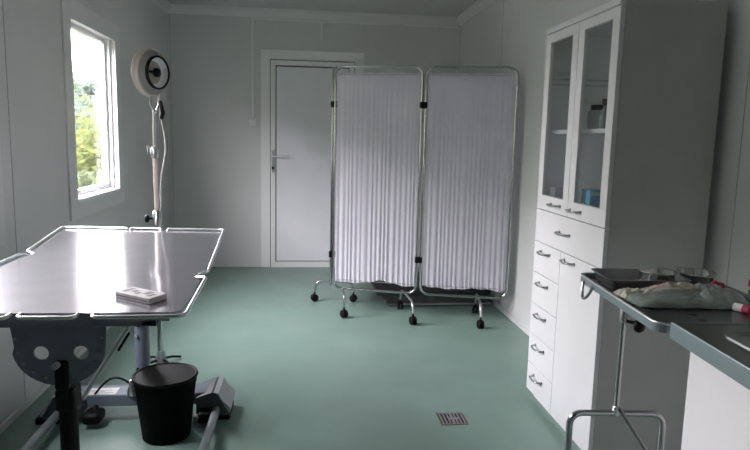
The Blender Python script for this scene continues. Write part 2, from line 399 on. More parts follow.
m = MB(); m.box(-.47, -.405, 2.69, 2.79, .02, .065, .012, 3); pd = m.build('pedal', M['black'], t)
MB().lathe([(.013, 0), (.011, .012), (.004, .016)], (-.475, 2.70, .05), (0, -1, 0), 12).build('knob', M['ltgrey'], pd)
m = MB(); m.tube([(-.512, 1.975, .755), (-.712, 1.975, .440)], .0080, 10); st = m.build('lift_rod', M['rail'], t)
m = MB(); m.tube([(-.500, 1.975, .772), (-.524, 1.975, .735)], .010, 10); m.build('rod_sleeve', M['black'], st)
MB().tube([(-.553, 1.985, .670), (-.588, 1.985, .612)], .004, 8).build('release_grip', M['black'], st)
MB().box(-.722, -.690, 1.85, 1.99, .42, .450, .004).build('rod_bracket', M['near_black'], t)
MB().box(-.510, -.485, 1.96, 1.99, .750, .795, .003).build('rod_bracket', M['darkplate'], t)
m = MB(); m.tube([V((-.935, 2.79, .13)).lerp(V((-.775, 2.80, .165)), k / 12) + V((0, 0, .055 * math.sin(PI * k / 12))) for k in range(13)], .005, 8)
m.build('hose', M['black'], t)
MB().tube([(-.765, 2.78, .19), (-.742, 2.786, .25)], .006, 8).build('valve_stem', M['black'], t)

# printed box / pad lying on the table
rz = Matrix.Rotation(math.atan(.03), 3, 'X') @ Matrix.Rotation(math.radians(-34), 3, 'Z')
bx = thing('carton', 'flat pale printed box lying at the near end of the steel table', 'box', (-.472, 1.825, .8247))
c = (-.472, 1.825, .8249)
MB().box(-.542, -.402, 1.792, 1.858, .8249, .8424, .002, rot=rz, about=c).build('body', M['carton'], bx)
m = MB()
for k in range(5):
    x = -.528 + .024 * k
    m.box(x, x + .014 + .004 * (k % 2), 1.806 + .012 * (k % 2), 1.845 - .010 * (k % 3), .8426, .8429, rot=rz, about=c)
m.build('printed_patch', M['print_'], bx)
MB().box(-.535, -.41, 1.7913, 1.7919, .831, .835, rot=rz, about=c).build('edge_line', M['print_'], bx)

# bucket
b = thing('bucket', 'black plastic bucket on the green floor beside the table base', 'bucket', (-.590, 2.635, 0))
BX, BY = -.590, 2.635
prof = [(0, .004), (.092, .004), (.096, 0), (.100, .004), (.127, .245), (.130, .246), (.130, .274), (.126, .274), (.123, .250), (.094, .014), (0, .014)]
MB().lathe(prof, (BX, BY, 0), n=44).build('body', M['bucket'], b)
MB().lathe([(.124, .270), (.134, .268), (.137, .274), (.135, .281), (.126, .282), (.123, .278)], (BX, BY, 0), n=44).build('rim', M['black'], b)

# ---------------------------------------------------------------- examination lamp
LX, LY = -.806, 3.50
l = thing('examination_lamp', 'round examination lamp on a slim chrome floor stand in the window corner', 'lamp', (LX, LY, 0))
nrm = V((.885, -.455, -.03)).normalized(); hc = V((-.838, 3.50, 1.624))
prof = [(0, -.045), (.06, -.042), (.098, -.022), (.120, 0), (.126, .004), (.126, .015), (.120, .018), (.120, .024), (.125, .027), (.125, .037), (.118, .042)]
hd = MB().lathe(prof, hc, nrm, 40).build('lamp_head', M['cream'], l)
MB().lathe([(.118, .040), (.108, .048), (.092, .054), (.084, .062)], hc, nrm, 40, cap=False).build('face_ring', M['lampgrey'], hd)
MB().lathe([(.086, .056), (.089, .072), (.085, .079), (.078, .076), (.078, .062)], hc, nrm, 40, cap=False).build('lens_ring', M['black'], hd)
MB().lathe([(.078, .070), (.070, .050), (.052, .036), (.03, .028), (.001, .026)], hc, nrm, 40, cap=False).build('reflector', M['mirror'], hd)
m = MB().lathe([(.012, .026), (.012, .052), (.024, .056), (.024, .070), (.014, .076), (.001, .077)], hc, nrm, 20)
m.tube([hc + nrm * .062, hc + nrm * .062 + nrm.cross(V((0, 0, 1))).normalized() * .080], .007, 8)
m.build('bulb_cap', M['black'], hd)
m = MB(); m.tube([hc + V((.012, 0, -.115)), hc + V((.012, 0, -.17)), (LX + .006, LY, 1.41)], .006, 8)
m.tube([hc + V((.058, -.02, -.108)), (LX + .024, LY, 1.46), (LX + .006, LY, 1.41)], .006, 8); m.build('yoke', M['chrome'], l)
MB().tube([(LX + .035, LY - .01, 1.475), (LX + .045, LY - .012, 1.41), (LX + .035, LY - .01, 1.38)], [.008, .013, .010], 10).build('handle', M['black'], l)
MB().tube([(LX - .004, LY, 1.17), (LX - .002, LY, 1.43)], .0085, 12).build('upper_pole', M['chrome'], l)
MB().tube([(LX, LY, .80), (LX - .004, LY, 1.22)], .012, 12).build('middle_pole', M['beige'], l)
MB().tube([(LX, LY, .03), (LX, LY, .86)], .016, 14).build('lower_pole', M['chrome'], l)
m = MB(); m.lathe([(.018, 0), (.022, .01), (.022, .05), (.014, .06)], (LX - .004, LY, 1.17), n=14); m.tube([(LX - .004, LY, 1.195), (LX - .034, LY - .012, 1.185), (LX - .036, LY - .012, 1.235)], .008, 8)
m.build('joint', M['dullsteel'], l)
m = MB(); m.lathe([(.024, 0), (.024, .075), (.016, .085)], (LX, LY, .80), n=14); cl = m.build('clamp', M['dullsteel'], l)
m = MB(); m.tube([(LX - .02, LY - .01, .84), (LX - .045, LY - .015, .84)], .006, 8); m.lathe([(.012, 0), (.022, .008), (.022, .018), (.014, .024)], (LX - .038, LY - .014, .84), (-1, -.3, 0), 12)
m.build('knob', M['black'], cl)
cp = [(LX + .03, LY, 1.48), (LX + .030, LY, 1.40), (LX + .048, LY, 1.30), (LX + .056, LY, 1.22), (LX + .040, LY, 1.14), (LX + .024, LY, 1.05), (LX + .020, LY, .98), (LX + .024, LY, .92), (LX + .012, LY - .01, .86), (LX + .02, LY, .80)]
MB().tube(rounded(cp, .04, 4), .0042, 8).build('cable', M['cable'], l)
m = MB().lathe([(.026, 0), (.03, .01), (.026, .05), (.018, .07)], (LX, LY, .012), n=20); hub = m.build('base', M['midgrey'], l)
for a in (.8, .8 + PI / 2, .8 + PI, .8 + 1.5 * PI):
    e = V((LX + .13 * math.cos(a), LY + .13 * math.sin(a), .012)); MB().tube([(LX, LY, .035), V((LX, LY, .035)).lerp(e, .6) + V((0, 0, .006)), e], .007, 8).build('base_leg', M['near_black'], hub)

# ---------------------------------------------------------------- folding screen
s = thing('folding_screen', 'three-panel folding screen with white pleated curtains on black castors before the door', 'folding screen', (.85, 4.45, 0))
ZT, ZB = 1.812, .175
def screen_panel(a, b, seed, pleats=26, slack=0.0):
    a = V((*a, 0)); b = V((*b, 0)); d = (b - a).normalized(); nn = V((d.y, -d.x, 0))
    pts = [a + V((0, 0, ZB)), b + V((0, 0, ZB)), b + V((0, 0, ZT)), a + V((0, 0, ZT))]
    pts = [pts[0].lerp(pts[1], .5)] + pts[1:] + [pts[0]]
    MB().tube(rounded(pts, .075, 7, closed=True), .0098, 10, closed=True).build('panel_frame', M['chrome'], s)
    rnd = random.Random(seed); ph = [rnd.uniform(-.9, .9) for _ in range(pleats + 2)]; am = [rnd.uniform(.5, 1.15) for _ in range(pleats + 2)]
    L = (b - a).length; i0, i1 = .014, L - .014
    zt, zb = ZT - .045, ZB + .055
    def fn(u, v):
        w = (u + .012 * math.sin(u * 17 + seed) + .006 * math.sin(u * 41 + 2 * seed)) * pleats; w = min(max(w, 0), pleats - 1e-6); k = int(w); f = w - k
        A_ = am[k] * (1 - f) + am[min(k + 1, pleats)] * f
        damp = .5 + .5 * min(1, abs(v - .5) * 2)
        z = zb + (zt - zb) * v
        amp = .0056 * A_ * (.85 - .72 * v)
        if v > .955: amp *= .55
        y = amp * math.sin(2 * PI * w + ph[k] * .5 * (1 - abs(2 * f - 1)))
        if v > .955: y += .0025 * math.sin(2 * PI * w * 2.7 + k)
        if v < .03: y += .002 * math.sin(2 * PI * w * 1.9)
        dz = .006 * math.sin(u * 9 + seed) * (1 - v) + .003 * math.sin(u * 31 + seed) * (1 if v < .02 or v > .98 else 0)
        dz += slack * math.exp(-((u - .62) / .16) ** 2) * max(0, 1 - v * 6)
        x = i0 + (i1 - i0) * u
        return a + d * x + nn * y + V((0, 0, z + dz))
    MB().grid(fn, pleats * 8, 44).build('curtain', M['cloth'], s, recalc=False)
    for z in (zt - .012, zb + .012): MB().tube([a + d * .012 + V((0, 0, z)), b - d * .012 + V((0, 0, z))], .003, 6).build('curtain_rod', M['dullsteel'], s)
    return a, b, d, nn
P1 = ((.219, 4.60), (.822, 4.405)); P2 = ((.849, 4.395), (1.458, 4.245)); P3 = ((.203, 4.640), (.236, 5.25))
screen_panel(*P1, 3, 17, .02); screen_panel(*P2, 8, 18); screen_panel(*P3, 5, 16)
for (x, y) in ((.832, 4.402), (.211, 4.618)):
    for z in (1.545, .430):
        MB().box(x - .026, x + .026, y - .018, y + .018, z - .023, z + .023, .006).build('hinge', M['black'], s)
def castor(parent, x, y, yaw):
    m = MB(); ax = V((math.cos(yaw), math.sin(yaw), 0))
    for sgn in (-1, 1):
        m.lathe([(.010, -.009), (.026, -.008), (.030, -.004), (.030, .004), (.026, .008), (.010, .009)], V((x, y, .0302)) + ax * .012 * sgn, ax, 18)
    m.box(x - .010, x + .010, y - .010, y + .010, .040, .064, .004); m.tube([(x, y, .05), (x, y, .085)], .007, 8)
    return m.build('castor', M['black'], parent)
def foot(p, q, top, rad=.0095):
    p = V((*p, .080)); q = V((*q, .080)); top = V(top)
    c1 = V((p.x, p.y, top.z)); c2 = V((q.x, q.y, top.z))
    o = MB().tube(rounded([p, p.lerp(c1, .9) .lerp(top, .12), top, q.lerp(c2, .9).lerp(top, .12), q], .07, 8), rad, 10).build('foot', M['dullsteel'], s)
    d = (q - p).normalized(); yaw = math.atan2(d.y, d.x) + PI / 2
    castor(o, p.x, p.y, yaw + .3); castor(o, q.x, q.y, yaw - .2)
foot((.770, 4.205), (.741, 4.605), (.752, 4.425, .165))
foot((1.232, 4.100), (1.300, 4.480), (1.266, 4.294, .165))
foot((.085, 4.862), (.395, 4.835), (.215, 4.85, .172))
o = MB().tube(rounded([(.292, 4.577, .172), (.292, 4.40, .163), (.292, 4.392, .08)], .03, 6), .0085, 10).build('foot', M['dullsteel'], s); castor(o, .292, 4.392, .5)

# low dark platform behind the screen
p = thing('floor_platform', 'low dark floor platform lying behind the folding screen', 'platform', (1.06, 5.0, 0))
MB().box(.565, 1.480, 4.690, 5.40, .085, .125, .010).build('deck', M['scale'], p)
m = MB(); m.prism([(.60, 4.70, .085), (1.475, 4.70, .085), (1.475, 4.70, .022), (.655, 4.70, .022)], (0, .68, 0)); m.build('skirt', M['scaleside'], p)
MB().box(.645, 1.478, 4.672, 5.39, .012, .026, .003).build('base_rim', M['dullsteel'], p)
for x, y in ((.69, 4.73), (1.44, 4.73), (.69, 5.34), (1.44, 5.34)): MB().lathe([(.02, 0), (.02, .014)], (x, y, 0), n=12).build('foot', M['black'], p)

# ---------------------------------------------------------------- tall cabinet
CX0, CX1, CY0, CY1, CZ = 1.148, 1.567, 2.245, 2.958, 1.812
k = thing('tall_cabinet', 'tall white cabinet with glazed upper doors and drawers against the right wall', 'cabinet', (1.36, 2.60, 0))
th = .018; fx = CX0 + .02
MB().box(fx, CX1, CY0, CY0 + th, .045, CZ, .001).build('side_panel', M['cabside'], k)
MB().box(fx, CX1, CY1 - th, CY1, .045, CZ, .001).build('side_panel', M['cabinet'], k)
MB().box(CX1 - .012, CX1 - .002, CY0 + th, CY1 - th, .045, CZ).build('back_panel', M['cabinet'], k)
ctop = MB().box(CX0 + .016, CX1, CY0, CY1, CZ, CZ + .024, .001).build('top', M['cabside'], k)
MB().box(CX0 - .004, CX0 + .016, CY0, CY1, CZ, CZ + .024, .001).build('front_edging', M['cabinet'], ctop)
MB().box(fx + .02, CX1, CY0 + .01, CY1 - .01, 0, .045).build('plinth', M['cabinet'], k)
for z in (.965, .045): MB().box(fx, CX1 - .012, CY0 + th, CY1 - th, z, z + .018).build('deck', M['cabinet'], k)
MB().box(fx + .03, CX1 - .012, CY0 + th, CY1 - th, 1.345, 1.363).build('shelf', M['cabinet'], k)
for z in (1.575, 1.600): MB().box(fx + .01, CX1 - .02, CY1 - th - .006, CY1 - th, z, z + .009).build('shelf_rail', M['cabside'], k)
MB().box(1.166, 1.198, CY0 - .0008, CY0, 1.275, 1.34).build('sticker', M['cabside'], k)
def bow(parent, y, z, L=.105):
    m = MB(); x = CX0
    m.tube(rounded([(x + .002, y + L / 2, z), (x - .026, y + L / 2 - .006, z), (x - .030, y, z - .004), (x - .026, y - L / 2 + .006, z), (x + .002, y - L / 2, z)], .016, 5), .0048, 8)
    for sgn in (-1, 1): m.lathe([(.008, 0), (.006, .004)], (x, y + sgn * L / 2, z), (-1, 0, 0), 10)
    return m.build('handle', M['handle'], parent)
g = .0018
for (y0, y1, hy, hz) in ((2.597, CY1, 2.728, 1.017), (CY0, 2.597, 2.515, 1.015)):
    m = MB(); ya, yb, z0, z1 = y0 + g, y1 - g, .978 + g, CZ - .004; w = .056
    m.box(CX0, CX0 + .019, ya, yb, z0, z0 + .070, .002); m.box(CX0, CX0 + .019, ya, yb, z1 - .040, z1, .002)
    m.box(CX0, CX0 + .019, ya, ya + w, z0 + .07, z1 - .04, .002); m.box(CX0, CX0 + .019, yb - w, yb, z0 + .07, z1 - .04, .002)
    d = m.build('glazed_door', M['cabinet'], k)
    MB().box(CX0 + .010, CX0 + .014, ya + w - .006, yb - w + .006, z0 + .064, z1 - .034).build('pane', M['glass'], d)
    bow(d, hy, hz)
def front(name, y0, y1, z0, z1, hy, hz):
    d = MB().box(CX0, CX0 + .019, y0 + g, y1 - g, z0 + g, z1 - g, .0015).build(name, M['cabinet'], k); bow(d, hy, hz)
front('drawer', CY0, CY1, .818, .978, 2.612, .902)
zs = [.045, .190, .345, .503, .662, .818]
for i, hz in enumerate((.145, .303, .462, .621, .776)): front('drawer', 2.640, CY1, zs[i], zs[i + 1], 2.812, hz)
front('cupboard_door', CY0, 2.640, .045, .818, 2.542, .788)
# things standing inside the glazed part
j = thing('storage_jar', 'grey jar with wide white lid on the shelf behind right glass door', 'jar', (1.25, 2.575, 1.363))
MB().lathe([(.0, 0), (.042, 0), (.045, .005), (.045, .072), (.036, .080)], (1.25, 2.575, 1.3632), n=24).build('body', M['ltgrey'], j)
MB().lathe([(.034, .078), (.034, .104)], (1.25, 2.575, 1.3632), n=24).build('neck', M['black'], j)
MB().lathe([(.050, .102), (.062, .106), (.062, .128), (.054, .132), (0, .132)], (1.25, 2.575, 1.3632), n=24).build('lid', M['paper'], j)
j = thing('medicine_bottle', 'small dark bottle beside the jar on the cabinet shelf', 'bottle', (1.235, 2.475, 1.363))
MB().lathe([(0, 0), (.024, 0), (.026, .004), (.026, .07), (.012, .09), (.011, .10)], (1.235, 2.475, 1.3632), n=18).build('body', M['midgrey'], j)
MB().lathe([(.020, .094), (.020, .122), (0, .123)], (1.235, 2.475, 1.3632), n=16).build('cap', M['black'], j)
j = thing('carton', 'small blue carton behind the right glass door at the cabinet bottom', 'box', (1.22, 2.515, .983))
MB().box(1.190, 1.250, 2.475, 2.560, .9832, 1.108, .002).build('body', M['blue'], j)
MB().box(1.195, 1.245, 2.4742, 2.475, 1.085, 1.100).build('pale_band', mat('pale_blue', (.30, .55, .68), .5), j)
solo(MB().lathe([(0, 0), (.030, 0), (.032, .004), (.032, .10), (.026, .108), (0, .108)], (1.215, 2.895, .9832), n=20), 'gauze_roll', M['midgrey'], 'small grey roll at the cabinet bottom behind left glass door', 'roll', (1.215, 2.895, .9832))

# ---------------------------------------------------------------- instrument trolley (local frame, turned a little)
TR = math.radians(-6.0)
q = thing('instrument_trolley', 'steel instrument trolley with a rimmed top on an arched tube base', 'trolley', (1.125, 1.69, 0), rotz=TR, local=True)
w, h_ = .215, .30
def rr(w, h, r, z, n=6):
    out = []
    for cx, cy, a0 in ((w - r, h - r, 0), (-w + r, h - r, PI / 2), (-w + r, -h + r, PI), (w - r, -h + r, 1.5 * PI)):
        out += [V((cx + r * math.cos(a0 + PI / 2 * i / n), cy + r * math.sin(a0 + PI / 2 * i / n), z)) for i in range(n + 1)]
    return out
def loft(m, rings, closed_bottom=True, closed_top=False, smooth=False):
    n = len(rings[0]); vs = [v for r in rings for v in r]
    fs = [[i * n + k, i * n + (k + 1) % n, (i + 1) * n + (k + 1) % n, (i + 1) * n + k] for i in range(len(rings) - 1) for k in range(n)]
    if closed_bottom: fs.append(list(range(n))[::-1])
    if closed_top: fs.append([(len(rings) - 1) * n + k for k in range(n)])
    return m.add(vs, fs, smooth)
m = MB(); loft(m, [rr(w - .012, h_ - .012, .03, .830), rr(w, h_, .035, .833), rr(w, h_, .035, .857), rr(w - .004, h_ - .004, .033, .859), rr(w - .010, h_ - .010, .028, .857), rr(w - .012, h_ - .012, .028, .844)])
n_ = 28
top = m.build('top', M['wedge'], q)
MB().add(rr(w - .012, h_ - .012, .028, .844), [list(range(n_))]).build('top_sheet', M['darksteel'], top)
MB().tube(rr(w - .001, h_ - .001, .034, .857), .0035, 6, closed=True).build('rim', M['rail'], top)
m = MB(); m.tube([(-.065, .252, .385), (-.062, .252, .831)], .0095, 14); m.build('post', M['chrome'], q)
MB().lathe([(.014, 0), (.014, .05), (.011, .056)], (-.063, .252, .70), n=14).build('collar', M['dullsteel'], q)
m = MB(); m.tube([(-.060, .245, .705), (-.03, .215, .705)], .006, 8); m.lathe([(.010, 0), (.023, .006), (.025, .016), (.019, .026), (0, .028)], (-.036, .221, .700), (.6, -.8, 0), 14)
m.build('knob', M['black'], q)
def arch(y, zt): return MB().tube(rounded([(-.225, y, .07), (-.225, y, zt), (.103, y, zt), (.103, y, .07)], .05, 7), .0115, 12)
ar = arch(.252, .370).build('base_arch', M['chrome'], q)
ar2 = arch(-.22, .370).build('base_arch', M['chrome'], q)
for o_, y in ((ar, .252), (ar2, -.22)):
    for x in (-.225, .103):
        m = MB()
        m.lathe([(.008, -.012), (.026, -.010), (.030, -.005), (.030, .005), (.026, .010), (.008, .012)], (x, y, .0305), (1, 0, 0), 18); m.box(x - .016, x + .016, y - .012, y + .012, .034, .074, .004)
        m.build('castor', M['black'], o_)
for x in (-.225, .103): MB().tube([(x, .252, .12), (x, -.22, .12)], .009, 10).build('side_bar', M['chrome'], q)
MB().tube([(-.060, .240, .392), (.101, .03, .125)], .008, 10).build('brace', M['chrome'], q)
m = MB(); m.lathe([(.014, 0), (.014, .03)], (-.065, .252, .365), n=12); m.build('socket', M['rail'], q)
MB().tube([(-.065, -.22, .37), (-.065, -.22, .831)], .0095, 12).build('post', M['chrome'], q)
hp = [V((-w - .003 - .012 * math.sin(PI * i / 14), .235 - .085 * i / 14, .843 - .048 * math.sin(PI * i / 14) ** .7)) for i in range(15)]
MB().tube(hp, .005, 8).build('handle_loop', M['handle'], q)

TM = Matrix.Translation((1.125, 1.69, 0)) @ Matrix.Rotation(TR, 4, 'Z')
def tw(x, y, z): return TM @ V((x, y, z))
ZT0 = .8445                                              # trolley floor
# dark flat tray
def flat_tray(cx, cy, wx, wy, z, ht, rot):
    m = MB(); R_ = Matrix.Rotation(rot, 3, 'Z')
    rings = [rr(wx - .018, wy - .018, .02, 0), rr(wx - .006, wy - .006, .022, ht), rr(wx, wy, .024, ht + .002), rr(wx, wy, .024, ht), rr(wx - .007, wy - .007, .022, ht - .003), rr(wx - .019, wy - .019, .02, .002)]
    loft(m, [[V((cx, cy, z)) + R_ @ v for v in r] for r in rings]); n = 28
    m.add([V((cx, cy, z)) + R_ @ v for v in rr(wx - .019, wy - .019, .02, .002)], [list(range(n))])
    return m
c = tw(-.052, .185, ZT0)
solo(flat_tray(c.x, c.y, .135, .088, c.z, .034, TR), 'instrument_tray', M['dullsteel'], 'flat dark steel tray on the trolley, nearest the cabinet', 'tray', c)
# kidney dishes
def kidney(cx, cy, z, L, W, Ht, rot, tilt=0):
    def rad(a): return 1 - .42 * math.exp(-((math.atan2(math.sin(a - PI / 2), math.cos(a - PI / 2))) / .75) ** 2)
    def ring_(f, zz): return [V((L * f * math.cos(a) , W * f * math.sin(a) * (rad(a)), zz)) for a in [2 * PI * i / 36 for i in range(36)]]
    rings = [ring_(.74, 0), ring_(.90, Ht * .55), ring_(.97, Ht), ring_(1.04, Ht + .002), ring_(1.04, Ht - .001), ring_(.955, Ht - .002), ring_(.87, Ht * .5), ring_(.72, .002)]
    R_ = Matrix.Rotation(rot, 3, 'Z') @ Matrix.Rotation(tilt, 3, 'Y'); m = MB()
    loft(m, [[V((cx, cy, z)) + R_ @ v for v in r] for r in rings], True, True, True)
    return m
c = tw(.003, .182, ZT0 + .0025)
solo(kidney(c.x, c.y, c.z, .058, .062, .046, .2), 'kidney_dish', M['polished'], 'polished steel kidney dish lying in the dark tray, leftmost of the two', 'dish', c)
c = tw(.146, .205, ZT0 + .0003)
solo(kidney(c.x, c.y, c.z, .056, .085, .044, -.35), 'kidney_dish', M['polished'], 'taller polished steel kidney dish nearest the gap by the cabinet back', 'dish', c)
for i, (x, y, r) in enumerate(((-.07, .195, .4), (-.055, .150, .2))):
    c = tw(x, y, ZT0 + .0025); d = V((math.cos(r + TR), math.sin(r + TR), 0)) * .05
    m = MB(); m.tube([c - d + V((0, 0, .0065)), c + d + V((0, 0, .0065))], [.002, .004], 8)
    pr = d.orthogonal(); pr = V((-d.y, d.x, 0)).normalized()
    for sg in (-1, 1): m.tube([c + d + pr * .010 * math.cos(a) * 1 + d.normalized() * (.010 + .010 * math.sin(a)) + V((0, 0, .0065)) + pr * sg * .010 for a in [2 * PI * k / 12 for k in range(12)]], .002, 6, closed=True)
    solo(m, 'surgical_scissors', M['rail'], ['steel scissors in the dark tray, nearer the kidney dish back', 'steel scissors in the dark tray, nearer the crumpled bag'][i], 'scissors', c)
# crumpled bag of supplies
bag = thing('crumpled_bag', 'crumpled grey-green plastic bag with beige wrapping and red print on the trolley', 'bag', tw(0, -.03, ZT0))
def lump(cx, cy, lx, ly, ht, seed, rot=0, zb=ZT0 + .001, n=44, rough_=.35):
    R_ = Matrix.Rotation(rot, 3, 'Z')
    def surf(u, v):
        x = (u * 2 - 1); y = (v * 2 - 1)
        ex = 1 - abs(x) ** 3; ey = 1 - abs(y) ** 2.6
        nz = noise.noise(V((x * 2.1 + seed, y * 2.1, seed))) + .6 * abs(noise.noise(V((x * 4.5, y * 4.5 + seed, 3)))) + .35 * noise.noise(V((x * 9, y * 9, seed)))
        z = ht * max(0, ex * ey) ** .55 * (1 + rough_ * nz)
        wob = 1 + .10 * noise.noise(V((x * 3 + seed, y * 3, 9)))
        return x, y, z, wob
    m = MB()
    def top_(u, v):
        x, y, z, wb = surf(u, v); p = R_ @ V((x * lx * wb, y * ly * wb, 0)); return tw(cx + p.x, cy + p.y, zb + z + .002)
    def bot_(u, v):
        x, y, z, wb = surf(u, v); p = R_ @ V((x * lx * wb, y * ly * wb, 0)); return tw(cx + p.x, cy + p.y, zb)
    m.grid(top_, n, n); m.grid(bot_, n, n)
    return m
lump(-.015, -.035, .165, .070, .026, 2.3).build('film', M['plastic_bag'], bag)
lump(.085, -.015, .080, .080, .040, 7.7).build('film', M['plastic_bag'], bag)
lump(.000, .018, .130, .055, .036, 5.1, .05).build('wrapping', M['wrap'], bag)
lump(-.146, .025, .046, .036, .020, 8.2, .3).build('wrapping', mat('pale_wrapping', (.66, .64, .56), .5, var=.2, vscale=30, bump=.3), bag)
lump(.112, .026, .032, .022, .050, 1.4, .2, n=18, rough_=.12).build('red_print', M['red'], bag)
lump(-.055, .030, .022, .012, .036, 4.4, .1, n=14, rough_=.12).build('red_print', M['red'], bag)
# small tube with red cap leaning out of the bag side
tb = thing('sample_tube', 'small white tube with red cap lying beside the crumpled bag', 'tube', tw(.108, -.13, ZT0))
m = MB(); m.tube([tw(.092, -.108, ZT0 + .0115), tw(.104, -.130, ZT0 + .0115)], .0115, 12); m.build('body', M['paper'], tb)
m = MB(); m.tube([tw(.104, -.130, ZT0 + .0115), tw(.113, -.146, ZT0 + .0115)], .0120, 12); m.build('cap', M['red'], tb)

# ---------------------------------------------------------------- counter with sink
CR = math.radians(-5.5); co = V((.897, 1.372, 0))
def CT(): 
    return None
u = thing('base_cabinet', 'white base cabinet below the steel worktop at the right edge', 'cabinet', co, rotz=CR, local=True)
# local: +x to the wall, -y towards the camera
DX, LY_ = .67, 1.25
MB().box(.045, DX, -.048, -.030, .08, .832, .001).build('side_panel', M['cabinet'], u)
MB().box(.045, DX, -LY_ + .01, -LY_ + .028, .08, .832, .001).build('side_panel', M['cabinet'], u)
MB().box(.045, DX, -LY_ + .028, -.048, .08, .098).build('deck', M['cabinet'], u)
MB().box(DX - .012, DX, -LY_ + .028, -.048, .098, .832).build('back_panel', M['cabinet'], u)
MB().box(.08, DX, -LY_ + .01, -.04, 0, .08).build('plinth', M['cabinet'], u)
for i in range(2):
    d = MB().box(.028, .045, -.030 - .60 * (i + 1) + .002, -.030 - .60 * i - .002, .085, .832, .0015).build('door', M['cabinet'], u)
    y = -.57 if i == 0 else -.70
    MB().tube(rounded([(.03, y, .70), (.0, y, .70), (.0, y, .60), (.03, y, .60)], .012, 4), .005, 8).build('handle', M['handle'], d)
wt = thing('sink_worktop', 'steel worktop with sunken sink and grey front edge, right foreground', 'worktop', co, rotz=CR, local=True)
SX0, SX1, SY0, SY1 = .075, .50, -.64, -.085
def top_with_hole():
    m = MB(); z0, z1 = .862, .872
    m.box(0, DX, SY1, 0, z0, z1); m.box(0, DX, -LY_, SY0, z0, z1); m.box(0, SX0, SY0, SY1, z0, z1); m.box(SX1, DX, SY0, SY1, z0, z1)
    return m
top = top_with_hole().build('top', M['worktop'], wt)
MB().box(-.006, .0, -LY_, .006, .833, .874, .0015).build('front_edge', M['wedge'], top)
MB().box(0.0, DX, 0, .006, .833, .874, .0015).build('end_edge', M['wedge'], top)
cx, cy = (SX0 + SX1) / 2, (SY0 + SY1) / 2; wx, wy = (SX1 - SX0) / 2, (SY1 - SY0) / 2
off = V((cx, cy, 0)); m = MB()
loft(m, [[off + v for v in r] for r in (rr(wx + .012, wy + .012, .04, .872), rr(wx + .010, wy + .010, .04, .8765), rr(wx - .004, wy - .004, .05, .873), rr(wx - .010, wy - .010, .05, .86), rr(wx - .022, wy - .022, .05, .73), rr(wx - .05, wy - .05, .05, .715))], True, False, False)
sk = m.build('sink_basin', M['worktop'], wt)
MB().lathe([(.030, .7165), (.028, .719), (.012, .7175), (0, .7175)], (cx, cy, 0), n=20).build('plughole', M['dullsteel'], sk)

# floor drain
d = thing('floor_drain', 'small square steel floor drain with rusty edge in the green floor', 'drain', (.699, 2.712, 0))
m = MB(); x0, x1, y0, y1 = .640, .758, 2.654, 2.770
for a_, b_, c_, e_ in ((x0 - .005, x1 + .005, y0 - .005, y0), (x0 - .005, x1 + .005, y1, y1 + .005), (x0 - .005, x0, y0, y1), (x1, x1 + .005, y0, y1)): m.box(a_, b_, c_, e_, .0003, .0022)
m.build('frame', M['rust'], d)
MB().box(x0, x1, y0, y1, .0003, .0008).build('pit', M['hole'], d)
m = MB()
for i in range(7):
    x = x0 + .004 + i * .0172
    if i == 3: m.box(x - .002, x + .010, y0 + .002, y1 - .002, .0008, .003); continue
    m.box(x, x + .0075, y0 + .002, y1 - .002, .0008, .003)
m.box(x0 + .045, x1 - .03, 2.705, 2.720, .0008, .0028); m.box(x0, x1, y0, y0 + .005, .0008, .003); m.box(x0, x1, y1 - .005, y1, .0008, .003)
m.build('grate', M['drain'], d)

# ---------------------------------------------------------------- outside
GZ = -.55
def terrain(u_, v_):
    x = -140 + 200 * u_; y = -20 + 240 * v_
    dist = math.hypot(x + 1.3, y)
    z = GZ - .3 + max(0, dist - 24) * .098 * (1 - math.exp(-max(0, dist - 24) / 60)) * 1.15
    z += noise.noise(V((x * .03, y * .03, 1))) * min(6, max(0, dist - 14) * .06)
    z = z if dist > 12 else GZ - .3
    shade_bank = min(1, max(0, (-3.6 - x) / 5.0)) * min(1, max(0, (10.5 - y - .9 * max(0, -x - 6)) / 5.0))      # added unseen bank that blocks low sky light from the windows
    return (x, y, z + 5.2 * shade_bank * shade_bank * (3 - 2 * shade_bank))
g1 = MB().grid(terrain, 140, 160).build('ground', M['grass']); g1['kind'] = 'structure'
def foliage(name, label, cat, grp, x, y, zb, H_, W_, mt, nleaf, ls, trunk=True):
    o = thing(name, label, cat, (x, y, zb), grp)
    rnd = random.Random(x * 7.3 + y); m = MB()
    blobs = [(V((rnd.uniform(-.30, .30) * W_, rnd.uniform(-.30, .30) * W_, H_ * rnd.uniform(.28, .80))), rnd.uniform(.22, .34) * W_) for _ in range(9)]
    for i in range(nleaf):
        c_, r_ = blobs[i % 9]; d_ = V((rnd.gauss(0, 1), rnd.gauss(0, 1), rnd.gauss(0, 1))).normalized()
        p_ = c_ + V((d_.x * r_, d_.y * r_, d_.z * r_ * H_ / W_ * .75)) * rnd.uniform(.75, 1.05)
        if p_.z < .02: p_.z = .02 + rnd.random() * .1
        a1 = V((rnd.gauss(0, 1), rnd.gauss(0, 1), rnd.gauss(0, 1))).normalized(); a2 = a1.orthogonal().normalized(); l_ = ls * rnd.uniform(.6, 1.3)
        q_ = V((x, y, zb)) + p_
        m.add([q_ - a1 * l_, q_ + a2 * l_ * .45, q_ + a1 * l_, q_ - a2 * l_ * .45], [[0, 1, 2, 3]])
    m.build('foliage', mt, o, recalc=False)
    if trunk: MB().tube([(x, y, zb - .3), (x, y, zb + H_ * .35), (x + .05, y, zb + H_ * .6)], [.05 * W_ * .6, .035 * W_ * .6, .012 * W_], 8).build('trunk', M['bark'], o)
GB = 'bushes outside the window'
gz = GZ - .3
